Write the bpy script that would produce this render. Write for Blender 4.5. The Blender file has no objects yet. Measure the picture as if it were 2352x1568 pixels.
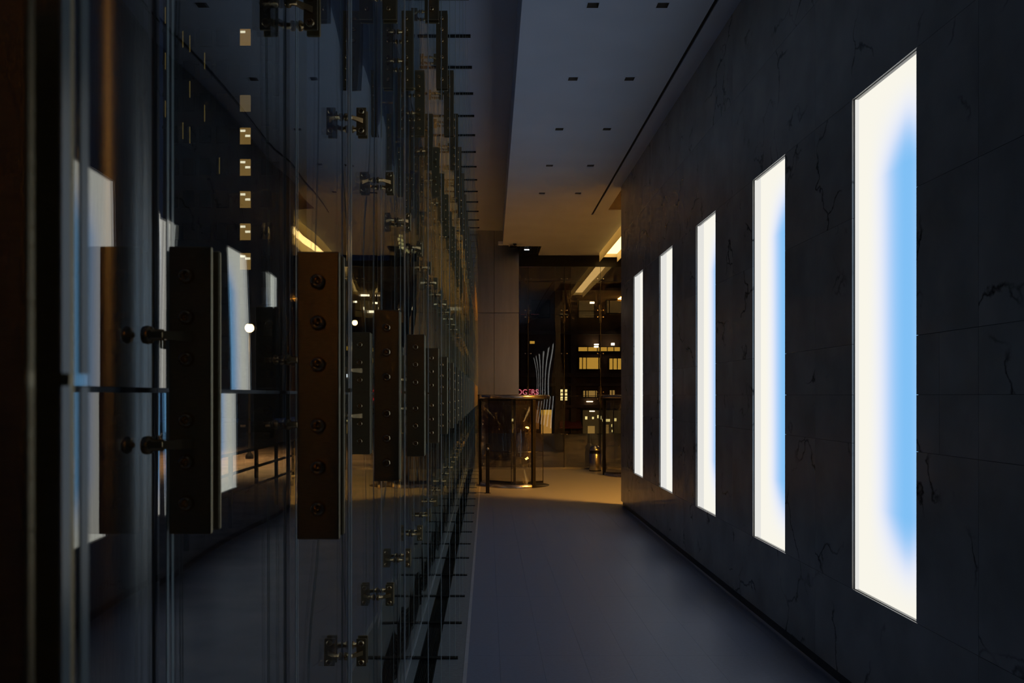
import bpy, bmesh, math, random
from mathutils import Vector, Matrix
random.seed(7)
SC = bpy.context.scene
COL = SC.collection

# ------------------------------------------------------------------ camera
FPX, VX, VY, EYE = 1960.0, 1119.0, 908.0, 2.2      # focal length in px, principal point, eye height
cam_d = bpy.data.cameras.new('camera')
cam = bpy.data.objects.new('camera', cam_d)
COL.objects.link(cam)
cam.location = (0, 0, EYE)
cam.rotation_euler = (math.pi / 2, 0, 0)
cam_d.sensor_width = 36.0
cam_d.lens = FPX / 2352 * 36.0
cam_d.shift_x = (1176 - VX) / 2352
cam_d.shift_y = (VY - 784) / 2352
cam_d.clip_start = 0.05
cam_d.clip_end = 600
cam_d.dof.use_dof = True
cam_d.dof.focus_distance = 9.0
cam_d.dof.aperture_fstop = 8.0
SC.camera = cam

# ------------------------------------------------------------------ world, exposure
w = bpy.data.worlds.new('dusk_sky')
SC.world = w
w.use_nodes = True
wb = w.node_tree.nodes['Background']
wb.inputs['Color'].default_value = (0.22, 0.38, 1.0, 1)
wb.inputs['Strength'].default_value = 0.016
vs = SC.view_settings
vs.view_transform = 'Standard'
vs.look = 'None'
vs.exposure = 0.0
vs.gamma = 1.0
vs.use_curve_mapping = False
SC.cycles.max_bounces = 6
SC.cycles.diffuse_bounces = 3
SC.cycles.glossy_bounces = 4
SC.cycles.transmission_bounces = 4
SC.cycles.transparent_max_bounces = 96
SC.cycles.use_denoising = True
SC.cycles.use_adaptive_sampling = True
SC.cycles.adaptive_threshold = 0.05
SC.cycles.use_light_tree = False
SC.cycles.adaptive_min_samples = 16
SC.cycles.sample_clamp_indirect = 4.0

PANEL_L = 1.08        # radiance of the wall light boxes
LAMP2_L = 300.0       # radiance of the warm lamp in the hidden hall
LAMP_L = 3.6         # radiance of the warm ceiling trough

# ------------------------------------------------------------------ helpers
def P(px, py, Y):
    return Vector(((px - VX) * Y / FPX, Y, EYE + (VY - py) * Y / FPX))

def link(name, data, parent=None, loc=None, rot=None):
    o = bpy.data.objects.new(name, data)
    COL.objects.link(o)
    if parent is not None:
        o.parent = parent
    if loc is not None:
        o.location = loc
    if rot is not None:
        o.rotation_euler = rot
    return o

def tag(o, label=None, cat=None, group=None, kind=None):
    if label: o['label'] = label
    if cat: o['category'] = cat
    if group: o['group'] = group
    if kind: o['kind'] = kind
    return o

def empty(name, loc=(0, 0, 0), label=None, cat=None, group=None, kind=None, rz=0):
    o = link(name, None, None, loc, (0, 0, rz))
    o.empty_display_size = 0.1
    return tag(o, label, cat, group, kind)

class MB:
    def __init__(self):
        self.bm = bmesh.new()
        self.mi = 0
    def _faces(self, fs):
        for f in fs:
            f.material_index = self.mi
    def poly(self, pts):
        f = self.bm.faces.new([self.bm.verts.new(p) for p in pts])
        f.material_index = self.mi
        return self
    def box(self, x0, x1, y0, y1, z0, z1, bevel=0.0, seg=1):
        M = Matrix.Translation(((x0+x1)/2, (y0+y1)/2, (z0+z1)/2)) @ Matrix.Diagonal((abs(x1-x0), abs(y1-y0), abs(z1-z0), 1))
        r = bmesh.ops.create_cube(self.bm, size=1.0, matrix=M)
        vs_ = r['verts']
        fs = set(f for v in vs_ for f in v.link_faces)
        if bevel > 0:
            es = set(e for v in vs_ for e in v.link_edges)
            rr = bmesh.ops.bevel(self.bm, geom=list(es), offset=bevel, segments=seg, affect='EDGES', profile=0.5)
            fs = set(rr['faces']) | set(f for f in fs if f.is_valid)
        self._faces(fs)
        return self
    def tube(self, pts, r, n=10, caps=True):
        """round bar along a poly-line; r may be a list"""
        pts = [Vector(p) for p in pts]
        rs = r if isinstance(r, (list, tuple)) else [r] * len(pts)
        rings = []
        prev = None
        for i, p in enumerate(pts):
            a = pts[min(i + 1, len(pts) - 1)] - pts[max(i - 1, 0)]
            a.normalize()
            if prev is None:
                u = a.orthogonal().normalized()
            else:
                u = (prev - a * prev.dot(a)).normalized()
            prev = u
            v = a.cross(u)
            rings.append([self.bm.verts.new(p + (u * math.cos(t) + v * math.sin(t)) * rs[i]) for t in [2*math.pi*k/n for k in range(n)]])
        for i in range(len(rings) - 1):
            for k in range(n):
                f = self.bm.faces.new((rings[i][k], rings[i][(k+1) % n], rings[i+1][(k+1) % n], rings[i+1][k]))
                f.smooth = True
                f.material_index = self.mi
        if caps:
            self.bm.faces.new(list(reversed(rings[0]))).material_index = self.mi
            self.bm.faces.new(rings[-1]).material_index = self.mi
        return self
    def lathe(self, prof, center=(0, 0, 0), axis='Z', n=24, a0=0.0, a1=2*math.pi):
        """profile of (radius, height); a0..a1 partial sweep"""
        full = abs(a1 - a0) > 2*math.pi - 1e-4
        m = n if full else n + 1
        c = Vector(center)
        cols = []
        for k in range(m):
            t = a0 + (a1 - a0) * k / n
            col = []
            for (r, h) in prof:
                if axis == 'Z': p = Vector((r*math.cos(t), r*math.sin(t), h))
                elif axis == 'Y': p = Vector((r*math.cos(t), h, r*math.sin(t)))
                else: p = Vector((h, r*math.cos(t), r*math.sin(t)))
                col.append(self.bm.verts.new(c + p))
            cols.append(col)
        for k in range(m if full else m - 1):
            A, B = cols[k], cols[(k+1) % m]
            for i in range(len(prof) - 1):
                f = self.bm.faces.new((A[i], B[i], B[i+1], A[i+1]))
                f.smooth = True
                f.material_index = self.mi
        bmesh.ops.remove_doubles(self.bm, verts=[v for c_ in cols for v in c_], dist=1e-6)
        return self
    def extrude_poly(self, pts, d):
        """prism of polygon pts along vector d"""
        d = Vector(d)
        a = [self.bm.verts.new(Vector(p)) for p in pts]
        b = [self.bm.verts.new(Vector(p) + d) for p in pts]
        n = len(pts)
        fs = [self.bm.faces.new(list(reversed(a))), self.bm.faces.new(b)]
        for i in range(n):
            fs.append(self.bm.faces.new((a[i], a[(i+1) % n], b[(i+1) % n], b[i])))
        self._faces(fs)
        return self
    def mesh(self, name, *mats):
        bmesh.ops.recalc_face_normals(self.bm, faces=self.bm.faces[:])
        me = bpy.data.meshes.new(name)
        self.bm.to_mesh(me)
        self.bm.free()
        for m in mats:
            me.materials.append(m)
        return me
    def build(self, name, mats, parent=None, loc=None, rot=None):
        if not isinstance(mats, (list, tuple)):
            mats = [mats]
        return link(name, self.mesh(name, *mats), parent, loc, rot)

def sheet_with_holes(x0, x1, y0, y1, z, holes, th):
    """flat slab (thickness th upward) with rectangular holes (x0,x1,y0,y1)"""
    xs = sorted(set([x0, x1] + [h[i] for h in holes for i in (0, 1) if x0 < h[i] < x1]))
    ys = sorted(set([y0, y1] + [h[i] for h in holes for i in (2, 3) if y0 < h[i] < y1]))
    solid = {}
    for i in range(len(xs)-1):
        for j in range(len(ys)-1):
            cx, cy = (xs[i]+xs[i+1])/2, (ys[j]+ys[j+1])/2
            solid[i, j] = not any(h[0] < cx < h[1] and h[2] < cy < h[3] for h in holes)
    mb = MB()
    for (i, j), s in solid.items():
        if not s:
            continue
        a, b, c, d = xs[i], xs[i+1], ys[j], ys[j+1]
        mb.poly([(a, c, z), (a, d, z), (b, d, z), (b, c, z)])
        mb.poly([(a, c, z+th), (b, c, z+th), (b, d, z+th), (a, d, z+th)])
        if not solid.get((i-1, j)): mb.poly([(a, c, z), (a, c, z+th), (a, d, z+th), (a, d, z)])
        if not solid.get((i+1, j)): mb.poly([(b, c, z), (b, d, z), (b, d, z+th), (b, c, z+th)])
        if not solid.get((i, j-1)): mb.poly([(a, c, z), (b, c, z), (b, c, z+th), (a, c, z+th)])
        if not solid.get((i, j+1)): mb.poly([(a, d, z), (a, d, z+th), (b, d, z+th), (b, d, z)])
    bmesh.ops.remove_doubles(mb.bm, verts=mb.bm.verts[:], dist=1e-5)
    return mb

# ------------------------------------------------------------------ materials
def nt(name):
    m = bpy.data.materials.new(name)
    m.use_nodes = True
    t = m.node_tree
    return m, t, t.nodes, t.links

def pbr(name, col, rough=0.5, metal=0.0, spec=0.5, var=0.0, scale=8.0, bump=0.0, bscale=40.0, aniso=0.0, stretch=None, rvar=0.0):
    m, t, N, L = nt(name)
    b = N['Principled BSDF']
    b.inputs['Roughness'].default_value = rough
    b.inputs['Metallic'].default_value = metal
    b.inputs['Specular IOR Level'].default_value = spec
    if aniso: b.inputs['Anisotropic'].default_value = aniso
    g = N.new('ShaderNodeNewGeometry')
    mp = N.new('ShaderNodeMapping')
    L.new(g.outputs['Position'], mp.inputs['Vector'])
    if stretch: mp.inputs['Scale'].default_value = stretch
    no = N.new('ShaderNodeTexNoise')
    no.inputs['Scale'].default_value = scale
    no.inputs['Detail'].default_value = 4 if var > 0.11 else 1
    L.new(mp.outputs['Vector'], no.inputs['Vector'])
    cr = N.new('ShaderNodeValToRGB')
    cr.color_ramp.elements[0].position = 0.3
    cr.color_ramp.elements[1].position = 0.7
    cr.color_ramp.elements[0].color = tuple(c * (1 - var) for c in col) + (1,)
    cr.color_ramp.elements[1].color = tuple(min(1, c * (1 + var)) for c in col) + (1,)
    L.new(no.outputs['Fac'], cr.inputs['Fac'])
    L.new(cr.outputs['Color'], b.inputs['Base Color'])
    if rvar:
        mr = N.new('ShaderNodeMapRange')
        mr.inputs['From Min'].default_value = 0.3; mr.inputs['From Max'].default_value = 0.7
        mr.inputs['To Min'].default_value = max(0.02, rough - rvar); mr.inputs['To Max'].default_value = rough + rvar
        L.new(no.outputs['Fac'], mr.inputs['Value'])
        L.new(mr.outputs['Result'], b.inputs['Roughness'])
    if bump:
        n2 = N.new('ShaderNodeTexNoise')
        n2.inputs['Scale'].default_value = bscale
        n2.inputs['Detail'].default_value = 2
        L.new(mp.outputs['Vector'], n2.inputs['Vector'])
        bp = N.new('ShaderNodeBump')
        bp.inputs['Strength'].default_value = 1.0
        bp.inputs['Distance'].default_value = bump
        L.new(n2.outputs['Fac'], bp.inputs['Height'])
        L.new(bp.outputs['Normal'], b.inputs['Normal'])
    return m

def emit(name, col, strength, sample=False):
    m, t, N, L = nt(name)
    if not sample: m.cycles.emission_sampling = 'NONE'   # small far lights: found by the rays themselves
    N.remove(N['Principled BSDF'])
    e = N.new('ShaderNodeEmission')
    e.inputs['Color'].default_value = tuple(col) + (1,)
    e.inputs['Strength'].default_value = strength
    L.new(e.outputs[0], N['Material Output'].inputs['Surface'])
    return m

def glass(name, ior=1.5, tint=(1, 1, 1), rough=0.0):
    """architectural glass: Fresnel mix of clear transmission and mirror reflection"""
    m, t, N, L = nt(name)
    N.remove(N['Principled BSDF'])
    tr = N.new('ShaderNodeBsdfTransparent')
    tr.inputs['Color'].default_value = tuple(tint) + (1,)
    gl = N.new('ShaderNodeBsdfGlossy')
    gl.inputs['Roughness'].default_value = rough
    gl.inputs['Color'].default_value = (1, 1, 1, 1)
    g = N.new('ShaderNodeNewGeometry')
    mr = N.new('ShaderNodeMapRange')          # same reflectance on both faces of the pane
    mr.inputs['To Min'].default_value = ior
    mr.inputs['To Max'].default_value = 1.0 / ior
    L.new(g.outputs['Backfacing'], mr.inputs['Value'])
    fr = N.new('ShaderNodeFresnel')
    L.new(mr.outputs['Result'], fr.inputs['IOR'])
    mx = N.new('ShaderNodeMixShader')
    L.new(fr.outputs[0], mx.inputs['Fac'])
    L.new(tr.outputs[0], mx.inputs[1])
    L.new(gl.outputs[0], mx.inputs[2])
    L.new(mx.outputs[0], N['Material Output'].inputs['Surface'])
    return m

def marble_mat(name, base=(0.40, 0.39, 0.365)):
    m, t, N, L = nt(name)
    b = N['Principled BSDF']
    g = N.new('ShaderNodeNewGeometry')
    oi = N.new('ShaderNodeObjectInfo')
    cb = N.new('ShaderNodeCombineXYZ')
    for i in range(3): L.new(oi.outputs['Random'], cb.inputs[i])
    sc_ = N.new('ShaderNodeVectorMath'); sc_.operation = 'SCALE'; sc_.inputs['Scale'].default_value = 1.5
    L.new(cb.outputs[0], sc_.inputs[0])
    ad = N.new('ShaderNodeVectorMath'); ad.operation = 'ADD'
    L.new(g.outputs['Position'], ad.inputs[0]); L.new(sc_.outputs[0], ad.inputs[1])
    n1 = N.new('ShaderNodeTexNoise'); n1.inputs['Scale'].default_value = 2.2; n1.inputs['Detail'].default_value = 8
    L.new(ad.outputs[0], n1.inputs['Vector'])
    mixv = N.new('ShaderNodeMix'); mixv.data_type = 'VECTOR'; mixv.inputs['Factor'].default_value = 0.45
    L.new(ad.outputs[0], mixv.inputs['A']); L.new(n1.outputs['Color'], mixv.inputs['B'])
    vo = N.new('ShaderNodeTexVoronoi'); vo.feature = 'DISTANCE_TO_EDGE'; vo.inputs['Scale'].default_value = 1.9
    L.new(mixv.outputs['Result'], vo.inputs['Vector'])
    vr = N.new('ShaderNodeValToRGB')
    vr.color_ramp.elements[0].position = 0.0; vr.color_ramp.elements[0].color = (1, 1, 1, 1)
    vr.color_ramp.elements[1].position = 0.022; vr.color_ramp.elements[1].color = (0, 0, 0, 1)
    L.new(vo.outputs['Distance'], vr.inputs['Fac'])
    n2 = N.new('ShaderNodeTexNoise'); n2.inputs['Scale'].default_value = 1.6; n2.inputs['Detail'].default_value = 3
    L.new(ad.outputs[0], n2.inputs['Vector'])
    th = N.new('ShaderNodeMapRange'); th.inputs['From Min'].default_value = 0.5; th.inputs['From Max'].default_value = 0.62
    L.new(n2.outputs['Fac'], th.inputs['Value'])
    mu = N.new('ShaderNodeMath'); mu.operation = 'MULTIPLY'
    L.new(vr.outputs['Color'], mu.inputs[0]); L.new(th.outputs['Result'], mu.inputs[1])
    cl = N.new('ShaderNodeValToRGB')
    cl.color_ramp.elements[0].position = 0.3; cl.color_ramp.elements[0].color = tuple(c * 0.8 for c in base) + (1,)
    cl.color_ramp.elements[1].position = 0.7; cl.color_ramp.elements[1].color = tuple(c * 1.15 for c in base) + (1,)
    L.new(n1.outputs['Fac'], cl.inputs['Fac'])
    mx = N.new('ShaderNodeMix'); mx.data_type = 'RGBA'
    L.new(mu.outputs[0], mx.inputs['Factor'])
    L.new(cl.outputs['Color'], mx.inputs['A'])
    mx.inputs['B'].default_value = (0.012, 0.012, 0.012, 1)
    L.new(mx.outputs['Result'], b.inputs['Base Color'])
    b.inputs['Roughness'].default_value = 0.25
    b.inputs['Specular IOR Level'].default_value = 0.25
    return m

def lightbox_mat(name):
    """back-lit diffuser: white lamps round the rim, blue ones in the middle"""
    m, t, N, L = nt(name)
    N.remove(N['Principled BSDF'])
    tc = N.new('ShaderNodeTexCoord')
    sp = N.new('ShaderNodeSeparateXYZ')
    L.new(tc.outputs['Object'], sp.inputs[0])
    def ss(sock, a, b):
        ab = N.new('ShaderNodeMath'); ab.operation = 'ABSOLUTE'
        L.new(sock, ab.inputs[0])
        mr = N.new('ShaderNodeMapRange')
        mr.inputs['From Min'].default_value = a; mr.inputs['From Max'].default_value = b
        mr.inputs['To Min'].default_value = 1; mr.inputs['To Max'].default_value = 0
        L.new(ab.outputs[0], mr.inputs['Value'])
        return mr.outputs['Result']
    u = ss(sp.outputs['Y'], 0.03, 0.64)
    v = ss(sp.outputs['Z'], 1.20, 1.86)
    mu = N.new('ShaderNodeMath'); mu.operation = 'MULTIPLY'
    L.new(u, mu.inputs[0]); L.new(v, mu.inputs[1])
    cr = N.new('ShaderNodeValToRGB')
    e = cr.color_ramp.elements
    e[0].position = 0.0; e[0].color = (0.88, 0.855, 0.76, 1)
    e[1].position = 1.0; e[1].color = (0.19, 0.48, 0.84, 1)
    cr.color_ramp.interpolation = 'B_SPLINE'
    for pos, c in ((0.14, (0.87, 0.85, 0.77)), (0.30, (0.82, 0.825, 0.84)), (0.46, (0.70, 0.75, 0.88)), (0.62, (0.46, 0.62, 0.88)), (0.80, (0.26, 0.52, 0.86))):
        k = e.new(pos); k.color = c + (1,)
    L.new(mu.outputs[0], cr.inputs['Fac'])
    em = N.new('ShaderNodeEmission')
    em.inputs['Strength'].default_value = PANEL_L
    L.new(cr.outputs['Color'], em.inputs['Color'])
    L.new(em.outputs[0], N['Material Output'].inputs['Surface'])
    return m

M = {}
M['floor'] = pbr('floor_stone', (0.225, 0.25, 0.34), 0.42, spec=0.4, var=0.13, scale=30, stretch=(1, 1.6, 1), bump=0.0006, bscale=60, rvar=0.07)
M['floor_edge'] = pbr('floor_stone_border', (0.24, 0.25, 0.26), 0.45, spec=0.4, var=0.12, scale=30)
M['marble'] = marble_mat('wall_marble')
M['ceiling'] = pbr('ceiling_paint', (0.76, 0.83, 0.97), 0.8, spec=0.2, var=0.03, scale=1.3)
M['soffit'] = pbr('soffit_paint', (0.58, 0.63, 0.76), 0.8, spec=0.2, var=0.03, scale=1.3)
M['dark_paint'] = pbr('dark_paint', (0.03, 0.03, 0.03), 0.7, var=0.1)
M['black'] = pbr('black_metal', (0.010, 0.010, 0.010), 0.4, spec=0.2, var=0.1)
M['base'] = pbr('base_stone', (0.05, 0.05, 0.05), 0.5, var=0.1)
M['bronze'] = pbr('bronze', (0.44, 0.34, 0.19), 0.42, metal=1.0, var=0.08, scale=60, rvar=0.06, stretch=(1, 1, 6))
M['bolt'] = pbr('polished_bronze', (0.80, 0.55, 0.28), 0.17, metal=1.0, var=0.05)
M['arm'] = pbr('arm_bronze', (0.74, 0.49, 0.23), 0.24, metal=1.0, var=0.05)
M['steel'] = pbr('stainless_steel', (0.55, 0.54, 0.52), 0.25, metal=1.0, var=0.06, stretch=(40, 40, 1))
M['column'] = pbr('brushed_steel', (0.50, 0.48, 0.45), 0.36, metal=1.0, var=0.08, scale=20, stretch=(6, 6, 0.3))
M['clad'] = pbr('satin_cladding', (0.54, 0.54, 0.53), 0.27, metal=1.0, var=0.05, scale=2.0, stretch=(6, 6, 0.5))
M['trim'] = pbr('floor_trim_steel', (0.55, 0.56, 0.6), 0.45, metal=0.3, var=0.05)
M['glass_facade'] = glass('facade_glass', 1.85, (0.93, 0.95, 0.95))
M['glass_back'] = glass('back_glass', 1.8, (0.93, 0.93, 0.90))
M['glass_fin'] = glass('fin_glass', 1.36, (0.985, 0.995, 0.99))
M['glass_door'] = glass('door_glass', 1.5, (0.92, 0.92, 0.90))
M['edge'] = pbr('polished_glass_edge', (0.50, 0.58, 0.56), 0.18, spec=0.9, var=0.05)
M['joint'] = pbr('silicone_joint', (0.014, 0.014, 0.015), 0.5, var=0.1)
M['lightbox'] = lightbox_mat('lightbox_diffuser')
M['boxside'] = emit('lightbox_side', (0.84, 0.83, 0.79), 0.86 * PANEL_L, True)
M['lamp'] = emit('warm_lamp', (1.0, 0.60, 0.20), LAMP_L, True)

def translucent(name, col):
    m, t, N, L = nt(name)
    N.remove(N['Principled BSDF'])
    d = N.new('ShaderNodeBsdfDiffuse'); tr = N.new('ShaderNodeBsdfTranslucent')
    no = N.new('ShaderNodeTexNoise'); no.inputs['Scale'].default_value = 3
    cr = N.new('ShaderNodeValToRGB')
    cr.color_ramp.elements[0].color = tuple(c * 0.9 for c in col) + (1,)
    cr.color_ramp.elements[1].color = tuple(col) + (1,)
    L.new(no.outputs['Fac'], cr.inputs['Fac'])
    for s in (d, tr): L.new(cr.outputs['Color'], s.inputs['Color'])
    mx = N.new('ShaderNodeMixShader'); mx.inputs['Fac'].default_value = 0.5
    L.new(d.outputs[0], mx.inputs[1]); L.new(tr.outputs[0], mx.inputs[2])
    L.new(mx.outputs[0], N['Material Output'].inputs['Surface'])
    return m
M['blade'] = translucent('lamp_blade', (0.85, 0.80, 0.62))
M['paving'] = pbr('street_paving', (0.11, 0.085, 0.07), 0.75, spec=0.2, var=0.7, scale=1.6, stretch=(0.8, 1.0, 1))
M['asphalt'] = pbr('asphalt', (0.05, 0.048, 0.045), 0.6, var=0.3, scale=2)
M['brick'] = pbr('brick_facade', (0.11, 0.06, 0.032), 0.8, var=0.25, scale=3)
M['stone_facade'] = pbr('stone_facade', (0.14, 0.10, 0.06), 0.8, var=0.25, scale=2)
M['tower'] = pbr('tower_facade', (0.05, 0.05, 0.055), 0.7, var=0.2, scale=0.3)
M['darkwin'] = pbr('dark_window', (0.006, 0.006, 0.006), 0.12, spec=0.5, var=0.1)
M['win_warm'] = emit('lit_window_warm', (0.30, 0.17, 0.045), 1.0)
M['win_yellow'] = emit('lit_window_yellow', (0.52, 0.275, 0.04), 1.0)
M['win_dim'] = emit('lit_window_dim', (0.040, 0.024, 0.008), 1.0)
M['lamp_white'] = emit('bright_lamp', (1.0, 0.82, 0.55), 5.0)
M['lamp_cool'] = emit('cool_lamp', (0.9, 0.95, 1.0), 2.5)
M['lantern'] = emit('lantern_glow', (0.95, 0.75, 0.30), 1.3)
M['door_glow'] = emit('lit_doorway', (0.42, 0.20, 0.04), 1.0)
M['red_light'] = emit('red_light', (0.9, 0.02, 0.015), 1.3)
M['sign_red'] = emit('sign_red', (0.75, 0.015, 0.05), 0.9)
M['sign_white'] = emit('sign_white', (0.8, 0.62, 0.65), 0.55)
M['car'] = pbr('car_paint', (0.02, 0.022, 0.024), 0.25, spec=0.6, var=0.05)
M['rubber'] = pbr('tyre_rubber', (0.01, 0.01, 0.01), 0.8, var=0.1)
M['awning'] = pbr('red_awning', (0.22, 0.02, 0.015), 0.8, var=0.1)
M['dl_inside'] = pbr('downlight_reflector', (0.30, 0.26, 0.22), 0.5, var=0.1)

def ordinal(i):
    return ['first', 'second', 'third', 'fourth', 'fifth', 'sixth', 'seventh', 'eighth', 'ninth', 'tenth', 'eleventh', 'twelfth',
            'thirteenth', 'fourteenth', 'fifteenth', 'sixteenth', 'seventeenth', 'eighteenth', 'nineteenth', 'twentieth',
            'twenty-first', 'twenty-second', 'twenty-third', 'twenty-fourth'][i]

# ------------------------------------------------------------------ dimensions (metres)
S = 0.000561 * FPX             # fin spacing
WX = 2.68                      # face of the marble wall
WEND = 17.05                   # far end of that wall
CZ = 6.37                      # main ceiling
TZ = 7.07                      # soffit beside the facade
GX = -0.635                    # inner face of the facade glass
BY = 25.45                     # back glass wall
Y0 = -6.0
LEV = [0.0, 2.21, 4.65, TZ]    # glass joints
NF = 23

# ------------------------------------------------------------------ floor
fl = MB().box(-0.16, 8.0, Y0, BY + 0.1, -0.30, -0.012).build('floor', M['floor'])
tag(fl, kind='structure')
TW, TL = 0.352, 1.056
xs = [-0.16, 0.104, 0.456, 0.808, 1.16, 1.512, 1.864, 2.216, 2.568, 2.74]
tile_cache = {}
def tile(x0, x1, y0, y1):
    key = (round(x1-x0, 3), round(y1-y0, 3))
    if key not in tile_cache:
        g = 0.0005
        tile_cache[key] = MB().box(-key[0]/2+g, key[0]/2-g, -key[1]/2+g, key[1]/2-g, -0.012, 0.0).mesh('floor_tile', M['floor'])
    link('floor_tile', tile_cache[key], fl, ((x0+x1)/2, (y0+y1)/2, 0))
ny = 13
for i in range(len(xs)-1):
    for j in range(ny):
        tile(xs[i], xs[i+1], 3.0 + j*TL, 3.0 + (j+1)*TL)
yt = 3.0 + ny*TL
rest = MB()
rest.box(-0.16, 2.74, Y0, 3.0-0.001, -0.012, 0)
rest.box(-0.16, 8.0, yt+0.001, BY + 0.1, -0.012, 0)
rest.box(2.742, 8.0, Y0, yt, -0.012, 0)
rest.build('floor_paving', M['floor'], fl)

# border strip beside the facade, with the trench grilles
fb = MB()
fb.box(-0.42, -0.19, Y0, BY, -0.30, 0)
fb.box(-0.66, -0.565, Y0, BY, -0.30, 0)
fb.box(-0.565, -0.42, Y0, BY, -0.30, -0.06)
fb = fb.build('floor_border', M['floor_edge']); tag(fb, kind='structure')
ft = MB().box(-0.19, -0.16, Y0, BY, -0.3, 0.002).build('trim_1', M['trim']); tag(ft, kind='structure')
slat_me = None
grille_me = None
for n in range(2, NF - 1):
    y0, y1 = S*(n+0.5) + 0.05, S*(n+1.5) - 0.05
    if grille_me is None:
        mb = MB(); L_ = y1 - y0
        mb.box(-0.563, -0.553, 0, L_, -0.03, 0.001); mb.box(-0.432, -0.422, 0, L_, -0.03, 0.001)
        mb.box(-0.553, -0.432, 0, 0.01, -0.03, 0.001); mb.box(-0.553, -0.432, L_-0.01, L_, -0.03, 0.001)
        grille_me = mb.mesh('grille_frame', M['black'])
        mb = MB()
        for k in range(8):
            x = -0.545 + k * 0.0145
            mb.box(x, x + 0.005, 0.012, L_-0.012, -0.028, -0.001)
        slat_me = mb.mesh('grille_bars', M['black'])
    r = empty('floor_grille', (0, y0, 0), 'black slotted trench grille in the floor between the %s and %s glass fins' % (ordinal(n-1), ordinal(n)), 'floor grille', 'trench grilles along the glass wall')
    link('grille_frame', grille_me, r)
    o = link('grille_bars', slat_me, r); tag(o, kind='stuff')

# ------------------------------------------------------------------ right marble wall with light boxes
OP = [2.987, 5.33, 7.68, 10.02, 12.355, 14.70]
OW = 0.937
OZ0, OZ1 = 0.78, 4.37
wall = MB()
wall.box(2.90, 3.02, Y0, WEND - 0.04, 0.0, CZ)                    # back of the wall
wall.box(2.72, 2.90, WEND - 0.06, WEND - 0.04, 0.0, CZ)
wall = wall.build('wall_right', M['dark_paint']); tag(wall, kind='structure')
ybr = [Y0, -3.0, -0.6, 2.28, 4.655]
for k in range(1, 5):
    ybr.append((OP[k] + OW + OP[k+1]) / 2)
ybr += [WEND]
zs = [0.09, OZ0, 1.85, 2.205, 2.575, 3.50, OZ1, 5.40, CZ]
def slab(y0, y1, z0, z1):
    g = 0.0012
    MB().box(-0.007, 0.007, -(y1-y0)/2+g, (y1-y0)/2-g, -(z1-z0)/2+g, (z1-z0)/2-g).build('marble_slab', M['marble'], wall, (WX+0.007, (y0+y1)/2, (z0+z1)/2))
for c in range(len(ybr)-1):
    a, b = ybr[c], ybr[c+1]
    op = [o for o in OP if a < o + OW/2 < b]
    for r in range(len(zs)-1):
        z0, z1 = zs[r], zs[r+1]
        inside = op and z0 >= OZ0 - 1e-3 and z1 <= OZ1 + 1e-3
        if not op:
            slab(a, b, z0, z1)
        elif inside:
            if abs(a - 4.655) < 1e-6 and z1 <= 2.58 and z0 >= 1.8:
                slab(a, 5.06, z0, z1); slab(5.06, op[0], z0, z1)
            else:
                slab(a, op[0], z0, z1)
            slab(op[0] + OW, b, z0, z1)
        else:
            slab(a, b, z0, z1)
hol = [(o + 0.004, o + OW - 0.004, OZ0 + 0.002, OZ1 - 0.002) for o in OP]
li = sheet_with_holes(Y0, WEND - 0.06, 0.09, CZ, 0.0, hol, 0.006)
for v in li.bm.verts: v.co = Vector((2.6945 + v.co.z, v.co.x, v.co.y))
li.build('wall_liner', M['dark_paint'], wall)
for o_ in OP:                                     # marble heads and sills of the openings
    for z0, z1 in ((OZ1 + 0.001, OZ1 + 0.03), (OZ0 - 0.03, OZ0 - 0.001)):
        MB().box(2.701, 2.729, o_, o_ + OW, z0, z1).build('reveal_slab', M['marble'], wall)
# end face of the wall and recessed base
MB().box(WX, 3.02, WEND, WEND + 0.03, 0.09, CZ).build('end_slab', M['marble'], wall)
bb = MB().box(WX + 0.025, 2.90, Y0, WEND - 0.02, 0.0, 0.088).build('baseboard_right', M['base']); tag(bb, kind='structure')
# liner between boxes so that light stays inside its own cavity
BW, BH, BD = OW/2 + 0.28, (OZ1-OZ0)/2 + 0.28, 0.15
boxnames = ['tall light box beside the camera, past the right edge of the picture',
            'largest light box with a broad blue centre, rightmost in view on the marble wall',
            'tall light box with a blue right half, second from the right in view',
            'tall light box with a thin pale blue right edge, third from the right in view',
            'tall narrow white light box, second from the far end of the marble wall',
            'narrowest all-white light box beside the far end of the marble wall']
dif_me = MB().poly([(0, -BW, -BH), (0, BW, -BH), (0, BW, BH), (0, -BW, BH)]).mesh('diffuser', M['lightbox'])
mb = MB()
mb.poly([(0, BW, -BH), (-BD, BW, -BH), (-BD, BW, BH), (0, BW, BH)])
mb.poly([(0, -BW, -BH), (0, -BW, BH), (-BD, -BW, BH), (-BD, -BW, -BH)])
mb.poly([(0, -BW, BH), (0, BW, BH), (-BD, BW, BH), (-BD, -BW, BH)])
mb.poly([(0, -BW, -BH), (-BD, -BW, -BH), (-BD, BW, -BH), (0, BW, -BH)])
side_me = mb.mesh('box_sides', M['boxside'])
for k, o0 in enumerate(OP):
    c = Vector((2.853, o0 + OW/2, (OZ0+OZ1)/2))
    r = empty('light_box', c, boxnames[k], 'light box', 'light boxes in the marble wall')
    link('diffuser', dif_me, r)
    link('box_sides', side_me, r)
    MB().box(0.004, 0.03, -BW-0.01, BW+0.01, -BH-0.01, BH+0.01).build('back_plate', M['dark_paint'], r)

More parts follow.
